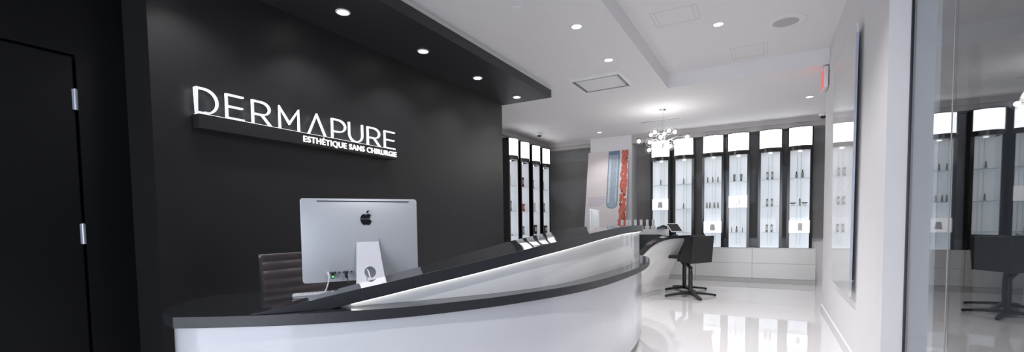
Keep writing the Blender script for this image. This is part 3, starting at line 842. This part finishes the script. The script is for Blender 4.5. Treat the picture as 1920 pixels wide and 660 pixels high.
# low white base carrying the left row
t = thing('display_plinth', 'low white base under the left row of display columns', 'cabinet', (-4.55, 8.75, 0))
obj('body', B().box((-0.2, -1.1, 0.09), (0.24, 1.05, 0.672)), 'cabinet', t); obj('kick', B().box((-0.2, -1.08, 0), (0.22, 1.03, 0.09)), 'plinth', t)

# ---- products
def bottle(h=0.12, r=0.014, body='bottle_grey'):
    t = thing('serum_bottle', 'x', 'bottle')
    obj('glass_body', B().lathe([(0, 0), (r, 0.0), (r, h*0.55), (r*0.8, h*0.62), (r*0.45, h*0.66), (0, h*0.66)], n=12), body, t)
    obj('cap', B().lathe([(0, h*0.66), (r*0.62, h*0.66), (r*0.62, h*0.84), (r*0.35, h*0.9), (r*0.3, h), (0, h)], n=12), 'black_plastic', t)
    return t
def carton(w=0.036, h=0.15, mt='box_grey'):
    t = thing('carton', 'x', 'box')
    obj('carton_body', B().box((-w/2, -w/2, 0), (w/2, w/2, h), 0.001), mt, t)
    obj('label_panel', B().box((-w*0.3, -w/2-0.0008, h*0.3), (w*0.3, -w/2, h*0.75)), 'bottle_white', t)
    return t
def tube_(h=0.13):
    t = thing('cream_tube', 'x', 'tube')
    rg = []
    for i in range(7):
        u = i/6; rx = 0.016+0.008*u; ry = 0.016*(1-u)+0.0015
        rg.append([(rx*math.cos(2*PI*k/14), ry*math.sin(2*PI*k/14), 0.03+u*(h-0.03)) for k in range(14)])
    obj('tube_body', B().rings(rg), 'box_grey', t)
    obj('cap', B().lathe([(0, 0), (0.017, 0), (0.016, 0.03), (0, 0.03)], n=14), 'black_plastic', t)
    return t
protos = {}
def place(kind, loc, label, group, rotz=0, **kw):
    key = (kind, tuple(sorted(kw.items())))
    if key not in protos:
        t = {'bottle': bottle, 'carton': carton, 'tube': tube_}[kind](**kw)
        t.matrix_basis = Matrix.Translation(loc) @ Matrix.Rotation(rotz, 4, 'Z'); t['label'] = label; t['group'] = group; protos[key] = t
        return t
    return dup(protos[key], loc, rotz, label, group)
S3 = BZ + 1.288; S2 = BZ + 0.778; S1 = BZ + 0.288; FY = BY + 0.09
lvl = {S3: 'top', S2: 'middle', S1: 'bottom'}
side2 = ['left', 'right']; side3 = ['left', 'centre', 'right']; side4 = ['leftmost', 'second', 'third', 'rightmost']
G = 'bottles in the back display columns'
place('bottle', (BX[0]-0.01, FY, S3), 'single small bottle on the top shelf of the first back column', G)
place('bottle', (BX[1]-0.01, FY, S3), 'single small bottle on the top shelf of the second back column', G)
place('bottle', (BX[1]-0.01, FY, S2), 'single small bottle on the middle shelf of the second back column', G)
for i, dx in enumerate((-0.095, 0.0, 0.095)):
    place('bottle', (BX[2]+dx-0.01, FY, S3), 'dark-capped bottle on top shelf of third back column, %s of three' % side3[i], G)
for i, dx in enumerate((-0.105, -0.05, 0.03, 0.10)):
    place('bottle', (BX[2]+dx-0.01, FY, S2), 'dark-capped bottle on middle shelf of third back column, %s of four' % side4[i], G)
for i, dx in enumerate((-0.06, 0.06)):
    place('tube', (BX[3]+dx-0.01, FY, S3), 'grey tube standing on its cap in fourth back column, %s of pair' % side2[i], 'tubes in the fourth back column', h=0.14)
place('bottle', (BX[3]-0.11, FY, S1), 'thin tall bottle at left on bottom shelf of fourth back column', G, h=0.12, r=0.009)
place('bottle', (BX[3]-0.02, FY, S1), 'stout bottle in middle of bottom shelf of fourth back column', G, h=0.13, r=0.018)
place('bottle', (BX[3]+0.08, FY, S1), 'thin short bottle at right on bottom shelf of fourth back column', G, h=0.10, r=0.009)
for z in (S3, S2, S1):
    for i, dx in enumerate((-0.045, 0.035)):
        place('carton', (BX[4]+dx, FY, z), 'slim grey carton on the %s shelf of fifth back column, %s of pair' % (lvl[z], side2[i]), 'cartons in the fifth back column')
for i, dx in enumerate((-0.05, 0.045)):
    place('bottle', (BX[5]+dx, FY, S3), 'grey bottle with black cap on top shelf of sixth column, %s' % side2[i], G, h=0.13+0.03*i, r=0.019)
place('bottle', (BX[5]+0.01, FY, S2), 'grey bottle standing among black jars in sixth column', G, h=0.14, r=0.015)
for i, dx in enumerate((-0.10, 0.085)):
    b = B(); b.lathe([(0, -0.045), (0.010, -0.045), (0.010, 0.045), (0, 0.045)], (BX[5]+dx, FY, S2+0.053), 12, 'X')
    b.box((BX[5]+dx-0.03, FY-0.012, S2), (BX[5]+dx+0.03, FY+0.012, S2+0.044))
    o = obj('roller_applicator', b, 'bottle_white'); o.data.materials.append(M['black_plastic'])
    for f in o.data.polygons:
        if f.center.z > S2+0.0435: f.material_index = 1
    tag(o, 'black-topped flat applicator at %s of sixth column middle shelf' % side2[i], 'applicator', 'applicators in the sixth column')
for i, dx in enumerate((-0.12, -0.07, 0.09, 0.13)):
    place('bottle', (BX[5]+dx, BY+0.03, S1), 'slim bottle before white card in sixth column, %s of four' % side4[i], G, h=(0.17, 0.2)[i in (1, 2)], r=0.014)
# lit white cards
def card(x, z, label, kind, hgt=0.23):
    t = thing('display_card', label, 'display card', (x, BY-0.004, z), 0, 'white cards in the display columns')
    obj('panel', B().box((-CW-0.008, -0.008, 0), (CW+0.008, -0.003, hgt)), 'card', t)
    b = B()
    if kind == 0:
        b.prism([(-0.05, 0.05), (0.05, 0.05), (0.035, 0.17), (-0.035, 0.17)], -0.0095, -0.008, 'Y')
    elif kind == 1:
        b.box((-0.035, -0.0095, 0.06), (-0.01, -0.008, 0.075)); b.box((0.02, -0.0095, 0.06), (0.03, -0.008, 0.16)); b.box((-0.03, -0.0095, 0.19), (0.03, -0.008, 0.195)); b.box((-0.05, -0.0095, 0.02), (0.05, -0.008, 0.026))
    else:
        b.box((-0.02, -0.0095, 0.04), (0.05, -0.008, 0.18))
    obj('print', b, 'card_print', t)
card(BX[0], S2-0.015, 'white card with grey figure across the first back column', 0)
card(BX[2], S1-0.005, 'white card with grey print low across the third back column', 0)
card(BX[3], S2-0.005, 'white card with small print across the fourth back column', 1)
card(BX[5], S1-0.01, 'white card behind slim bottles low in the sixth back column', 2)
# left row cartons (front faces +x)
GX = -4.44 - 0.07
def lbox(k, z, dy, mt, w, h, label):
    place('carton', (GX, LY[k]+dy, z), label, 'cartons in the left display columns', PI/2, mt=mt, w=w, h=h)
lbox(0, S3, -0.10, 'box_red', 0.06, 0.20, 'red carton on the top shelf of nearest left column')
lbox(0, S2, -0.06, 'box_blue', 0.06, 0.20, 'blue carton on the middle shelf of nearest left column')
lbox(0, S1, -0.02, 'bottle_white', 0.06, 0.03, 'flat white carton on the bottom shelf of nearest left column')
lbox(1, S3, -0.08, 'box_red', 0.06, 0.20, 'red carton at left on top shelf of second left column')
lbox(1, S3, 0.0, 'box_dark', 0.05, 0.20, 'dark carton beside a red one on top shelf, second left column')
lbox(1, S2, -0.01, 'box_red', 0.08, 0.16, 'red carton on the middle shelf of second left column')
lbox(1, S1, -0.03, 'box_grey', 0.07, 0.18, 'grey carton on the bottom shelf of second left column')
lbox(2, S3, -0.07, 'box_dark', 0.06, 0.18, 'dark carton on the top shelf of third left column')
lbox(2, S2, -0.02, 'bottle_white', 0.07, 0.20, 'white carton on the middle shelf of third left column')
lbox(2, S1, -0.03, 'box_dark', 0.12, 0.20, 'large dark carton on the bottom shelf of third left column')
lbox(3, S3, -0.07, 'bottle_white', 0.07, 0.18, 'white carton on the top shelf of farthest left column')
lbox(3, S2, -0.04, 'box_grey', 0.07, 0.20, 'grey carton on the middle shelf of farthest left column')
lbox(3, S1, -0.02, 'box_dark', 0.13, 0.18, 'large dark carton on the bottom shelf of farthest left column')

# ================================================================== POSTER leaning on the pillar
po = bpy.data.objects.new('poster_board', None); C.objects.link(po)
tag(po, 'tall white poster board with test tube and red pieces leaning on pillar', 'poster')
PH = 2.85; lean = math.atan2(0.50, 2.76)
po.matrix_basis = Matrix.Translation((-3.075, 9.31, 0.0)) @ Matrix.Rotation(-lean, 4, 'X')
def px(x): return x
M['poster_white'] = mat('poster_warm_white', (0.74, 0.68, 0.68), 0.55, var=0.02, vscale=3)
M['poster_blue'] = mat('printed_pale_blue_glass', (0.36, 0.44, 0.52), 0.4, var=0.12, vscale=12)
M['poster_blue_edge'] = mat('printed_blue_outline', (0.16, 0.24, 0.36), 0.4, var=0.1)
M['poster_blue_light'] = mat('printed_glass_highlight', (0.58, 0.64, 0.70), 0.4, var=0.05)
M['poster_red'] = mat('printed_coral_red', (0.58, 0.15, 0.11), 0.45, var=0.35, vscale=22)
M['poster_red_dark'] = mat('printed_deep_red', (0.36, 0.07, 0.055), 0.45, var=0.3, vscale=22)
M['poster_text'] = mat('printed_pale_lilac', (0.55, 0.50, 0.58), 0.5, var=0.05)
HW = 0.455
obj('board', B().box((-HW, 0.0, 0), (HW, 0.02, PH-0.05)), 'poster_white', po)
def flat(name, polys, mt, d, par=po):
    b = B()
    for p in polys: b.prism(p, -0.0008*d-0.0006, -0.0008*d, 'Y')
    return obj(name, b, mt, par)
tx0, tx1 = 0.012, 0.262
tubep = [(tx0, 2.79), (tx0, 1.62)] + arc((tx0+tx1)/2, 1.62, (tx1-tx0)/2, 0.11, 180, 360, 12) + [(tx1, 2.79)]
tb = flat('test_tube_print', [tubep], 'poster_blue_edge', 1)
tp2 = [(tx0+0.014, 2.70), (tx0+0.014, 1.625)] + arc((tx0+tx1)/2, 1.625, (tx1-tx0)/2-0.014, 0.095, 180, 360, 12) + [(tx1-0.02, 2.70)]
flat('test_tube_fill', [tp2], 'poster_blue', 2, tb)
flat('test_tube_shine', [[(tx0+0.03, 2.62), (tx0+0.03, 1.66), (tx0+0.065, 1.63), (tx0+0.065, 2.62)], [(tx1-0.055, 2.62), (tx1-0.055, 1.66), (tx1-0.04, 1.66), (tx1-0.04, 2.62)]], 'poster_blue_light', 3, tb)
# red pieces filling the right edge
rnd = random.Random(3); polys = []; polys2 = []
z = 2.76
while z > 1.15:
    for side in (0, 1):
        w_ = rnd.uniform(0.035, 0.055); hh_ = rnd.uniform(0.05, 0.11); cx_ = 0.345 + side*0.06 + rnd.uniform(-0.012, 0.012); cz_ = z - rnd.uniform(0, 0.05)
        a0 = rnd.uniform(-0.5, 0.5)
        pts_ = []
        for k in range(12):
            a = 2*PI*k/12; x_, z_ = w_*math.cos(a)*rnd.uniform(0.85, 1.1), hh_*math.sin(a)*rnd.uniform(0.85, 1.1)
            X_, Z_ = cx_ + x_*math.cos(a0) - z_*math.sin(a0), cz_ + x_*math.sin(a0) + z_*math.cos(a0)
            pts_.append((min(HW-0.002, max(0.285, X_)), min(PH-0.055, Z_)))
        (polys if rnd.random() > 0.3 else polys2).append(pts_)
    z -= 0.105
rp_ = None
for i, p in enumerate(polys2): 
    o_ = flat('red_pieces_print', [p], 'poster_red_dark', 1+0.02*i) if rp_ is None else None
    if rp_ is None: rp_ = o_
if len(polys2) > 1:
    b = B()
    for i, p in enumerate(polys2[1:]): b.prism(p, -0.0016-0.00003*i, -0.0008, 'Y')
    obj('red_pieces_deep', b, 'poster_red_dark', rp_)  # the other deep red printed pieces, beneath the coral ones
b = B()
for i, p in enumerate(polys): b.prism(p, -0.0030-0.00004*i, -0.0016, 'Y')
obj('red_pieces_front', b, 'poster_red', rp_)
b = B(); rnd = random.Random(5)
for row, z in enumerate((1.75, 1.705, 1.66, 1.615, 1.57)):
    x = -0.40
    while x < (-0.02, -0.02, -0.04, -0.04, -0.10)[row]:
        w_ = rnd.uniform(0.02, 0.05); b.box((x, -0.001, z), (x+w_, -0.0002, z+0.024)); x += w_+0.010
obj('faint_text_lines', b, 'poster_text', po)

# ================================================================== SECOND SERVICE COUNTER
bar = thing('service_counter', 'curved white drum-shaped service counter with black sweeping top', 'counter', (-1.5, 7.9, 0))
base = smooth_pts(spline([(-1.80, 6.55), (-1.70, 6.95), (-1.60, 7.42), (-1.475, 7.84)], 30), 2)
top = smooth_pts(spline([(-1.80, 6.95, 0.60), (-1.715, 7.04, 0.69), (-1.655, 7.12, 0.765), (-1.600, 7.19, 0.835), (-1.54, 7.26, 0.885), (-1.456, 7.35, 0.931), (-1.349, 7.45, 0.962), (-1.25, 7.55, 0.97), (-1.145, 7.65, 0.97)], 30), 2)
rr = []
for p, q in zip(base, top):
    zt_ = q.z - 0.045; ring = []
    K = 8
    for k in range(K+1):
        u = k/K; e_ = u**1.2
        ring.append((p.x+(q.x-p.x)*e_, p.y+(q.y-p.y)*e_, 0.085+(zt_-0.085)*u))
    for k in range(K, -1, -1):
        u = k/K; e_ = u**1.2
        ring.append((p.x+(q.x-p.x)*e_-0.03, p.y+(q.y-p.y)*e_+0.03, 0.085+(zt_-0.085)*u))
    rr.append(ring)
obj('curved_front', B().rings(rr), 'drum', bar, True)
rr = [[(p.x-0.02, p.y+0.02, 0), (p.x-0.02, p.y+0.02, 0.085), (p.x-0.06, p.y+0.06, 0.085), (p.x-0.06, p.y+0.06, 0)] for p in base]
obj('toe_kick', B().rings(rr, smooth=False), 'drum', bar, True)
rr = []
for i, q in enumerate(top):
    wv = 0.05 + 0.10*i/len(top)
    rr.append([(q.x+0.012, q.y-0.012, q.z-0.045), (q.x+0.012, q.y-0.012, q.z), (q.x-wv, q.y+wv, q.z), (q.x-wv, q.y+wv, q.z-0.045)])
obj('sweeping_rim', B().rings(rr, smooth=False), 'black_gloss', bar, True)
obj('black_top', B().prism([(-1.36, 7.46), (-1.14, 7.66), (-1.36, 7.95), (-1.44, 8.62), (-1.66, 8.62), (-1.67, 8.2), (-1.5, 7.62)], 0.926, 0.971), 'black_gloss', bar, True)
obj('end_support', B().prism([(-1.62, 7.95), (-1.60, 8.0), (-1.61, 8.6), (-1.66, 8.6), (-1.67, 8.2)], 0.0, 0.926), 'drum', bar, True)
# white shelf block with a black glossy back beside it
sb = thing('display_counter', 'white shelf block with black glossy front behind reception desk end', 'counter', (-2.05, 8.85, 0))
obj('shelf_block', B().box((-0.75, -0.15, 0.955), (0.40, 0.20, 1.055)), 'cabinet', sb)
b = B(); b.box((-0.72, -0.10, 0.62), (0.39, 0.18, 0.955)); obj('gloss_panel', b, 'black_gloss', sb)
obj('base_box', B().box((-0.75, -0.12, 0.0), (0.37, 0.20, 0.62)), 'cabinet', sb)
# bottles on the shelf block
def round_bottle(loc, label, pk):
    t = thing('polish_bottle', label, 'bottle', loc, 0, 'white-capped round bottles on the shelf block')
    obj('bottle_body', B().lathe([(0, 0), (0.035, 0.0), (0.044, 0.02), (0.045, 0.04), (0.036, 0.062), (0.018, 0.072), (0.018, 0.08), (0, 0.08)], n=18), pk, t)
    obj('cap', B().lathe([(0, 0.08), (0.026, 0.08), (0.026, 0.178), (0.023, 0.181), (0, 0.181)], n=16), 'white_plastic', t)
    obj('neck_band', B().lathe([(0.0205, 0.074), (0.0225, 0.074), (0.0225, 0.084), (0.0205, 0.084)], n=16), 'pink_liquid', t)
    return t
xs_ = [-2.47, -2.40, -2.315, -2.215, -2.105, -1.99, -1.88]
nm = ['leftmost', 'second', 'third', 'fourth', 'fifth', 'sixth', 'rightmost']
rb = None
for i, x in enumerate(xs_):
    lab = 'white-capped round bottle on shelf block, %s of the seven in row' % nm[i]
    if rb is None: rb = round_bottle((x, 8.74, 1.055), lab, 'bottle_white')
    else: dup(rb, (x, 8.84 if i == 1 else 8.74, 1.055), 0, lab)
# dark card reader beside the tablet
cr = thing('card_reader', 'dark low card reader on the shelf block beside the tablet', 'card reader', (-1.72, 8.74, 1.055), 0.3)
b = B(); b.prism([(-0.09, 0), (0.09, 0), (0.09, 0.05), (0.02, 0.075), (-0.09, 0.03)], -0.06, 0.06, 'Y'); obj('body', b, 'black_plastic', cr)
obj('keypad', B().box((-0.07, -0.062, 0.012), (0.05, -0.06, 0.028)), 'box_grey', cr)
# tablet on a stand
tb = thing('tablet', 'white-framed tablet tilted on a small black stand', 'tablet', (-1.33, 7.80, 0.971))
def sheet(cs, t0, t1, ins=0.0):
    c = [Vector(q) - Vector((-1.33, 7.80, 0.971)) for q in cs]; m_ = sum(c, Vector())/4
    c = [m_ + (q-m_)*(1-ins) for q in c]; n_ = (c[1]-c[0]).cross(c[3]-c[0]).normalized()
    return B().rings([[q+n_*t0 for q in c], [q+n_*t1 for q in c]], smooth=False)
TC = [(-1.362, 7.68, 1.026), (-1.188, 7.75, 1.027), (-1.306, 7.92, 1.159), (-1.482, 7.85, 1.162)]
obj('frame', sheet(TC, -0.008, 0.0), 'white_plastic', tb)
obj('screen', sheet(TC, 0.0, 0.0012, 0.14), 'screen', tb)
obj('stand', B().box((-0.03, -0.03, 0), (0.04, 0.05, 0.01)).tube([(0.0, 0.01, 0.005), (0.0, 0.01, 0.105)], 0.018, 10), 'black_plastic', tb)

# ================================================================== BAR STOOLS
def stool(loc, rotz, label):
    # local: -x is the seat's front, +x its back
    t = thing('bar_stool', label, 'stool', loc, rotz, 'black bar stools at the service counter')
    b = B(); b.box((-0.33, -0.215, 0.605), (0.17, 0.215, 0.655), 0.012); obj('seat', b, 'stool_vinyl', t)
    b = B(); rg = []
    for z, x in ((0.545, 0.175), (0.965, 0.215)):
        rg.append([(x, -0.245, z), (x+0.03, -0.245, z), (x+0.03, 0.245, z), (x, 0.245, z)])
    b.rings(rg, smooth=False); obj('backrest', b, 'stool_vinyl', t, bevel=0.006)
    for s in (-1, 1):
        b = B(); y0, y1 = (0.217, 0.245) if s > 0 else (-0.245, -0.217)
        b.prism([(-0.02, 0.570), (0.178, 0.545), (0.217, 0.963), (0.085, 0.957)], y0, y1, 'Y')
        obj('armrest', b, 'stool_vinyl', t)
    obj('seat_pan', B().box((-0.10, -0.20, 0.56), (0.18, 0.20, 0.606), 0.01), 'stool_vinyl', t)
    b = B(); b.tube([(0, 0, 0.06), (0, 0, 0.40)], 0.033, 12); b.tube(spline([(0, 0, 0.39), (-0.006, 0, 0.45), (-0.05, 0, 0.50), (-0.085, 0, 0.53), (-0.09, 0, 0.57)], 14), 0.030, 12)
    b.lathe([(0, 0.03), (0.045, 0.03), (0.045, 0.065), (0.03, 0.085), (0, 0.085)], n=18)
    obj('pole', b, 'stool_metal', t)
    b = B(); b.tube([(-0.04, 0, 0.52), (0.06, -0.10, 0.50), (0.15, -0.13, 0.47)], 0.006, 6); obj('height_lever', b, 'stool_metal', t)
    for k in range(4):
        a = PI/4 + k*PI/2 + 0.25; c_, s_ = math.cos(a), math.sin(a)
        b = B(); rg = []
        for u, z, hw, th in ((0.02, 0.062, 0.032, 0.045), (0.20, 0.045, 0.026, 0.036), (0.40, 0.020, 0.021, 0.026)):
            x, y = c_*u, s_*u; nx, ny = -s_*hw, c_*hw
            rg.append([(x-nx, y-ny, z-th/2), (x+nx, y+ny, z-th/2), (x+nx, y+ny, z+th/2), (x-nx, y-ny, z+th/2)])
        b.rings(rg, smooth=False)
        lg = obj('leg', b, 'stool_metal', t)
        obj('foot', B().lathe([(0, 0), (0.016, 0), (0.016, 0.010), (0, 0.010)], (c_*0.385, s_*0.385, 0), 10), 'black_plastic', lg)
    return t
st = stool((-1.06, 7.62, 0), math.radians(-30), 'black angular bar stool at service counter, the nearer of two')
dup(st, (-1.25, 8.27, 0), math.radians(-24), 'black bar stool half hidden behind the nearer stool')

# ================================================================== GLASS BOARD on the right wall
gb = thing('glass_board', 'tall glossy glass board standing off the right wall', 'glass board', (0.592, 5.0, 0.57))
b = B(); b.prism([(4.49-5.0, 0.0), (5.66-5.0, 0.0), (5.80-5.0, 2.13), (4.42-5.0, 2.13)], -0.016, -0.002, 'X')
obj('panel', b, 'whiteboard', gb)
b = B(); b.prism([(4.485-5.0, 0.05), (4.491-5.0, 0.05), (4.421-5.0, 2.06), (4.415-5.0, 2.06)], -0.018, -0.001, 'X')
obj('edge_strip', b, 'board_edge', gb)
for y in (-0.40, 0.55):
    for z in (0.12, 1.98):
        obj('standoff', B().lathe([(0, -0.004), (0.012, -0.004), (0.012, 0.027), (0, 0.027)], (0, y, z), 12, 'X'), 'chrome', gb)
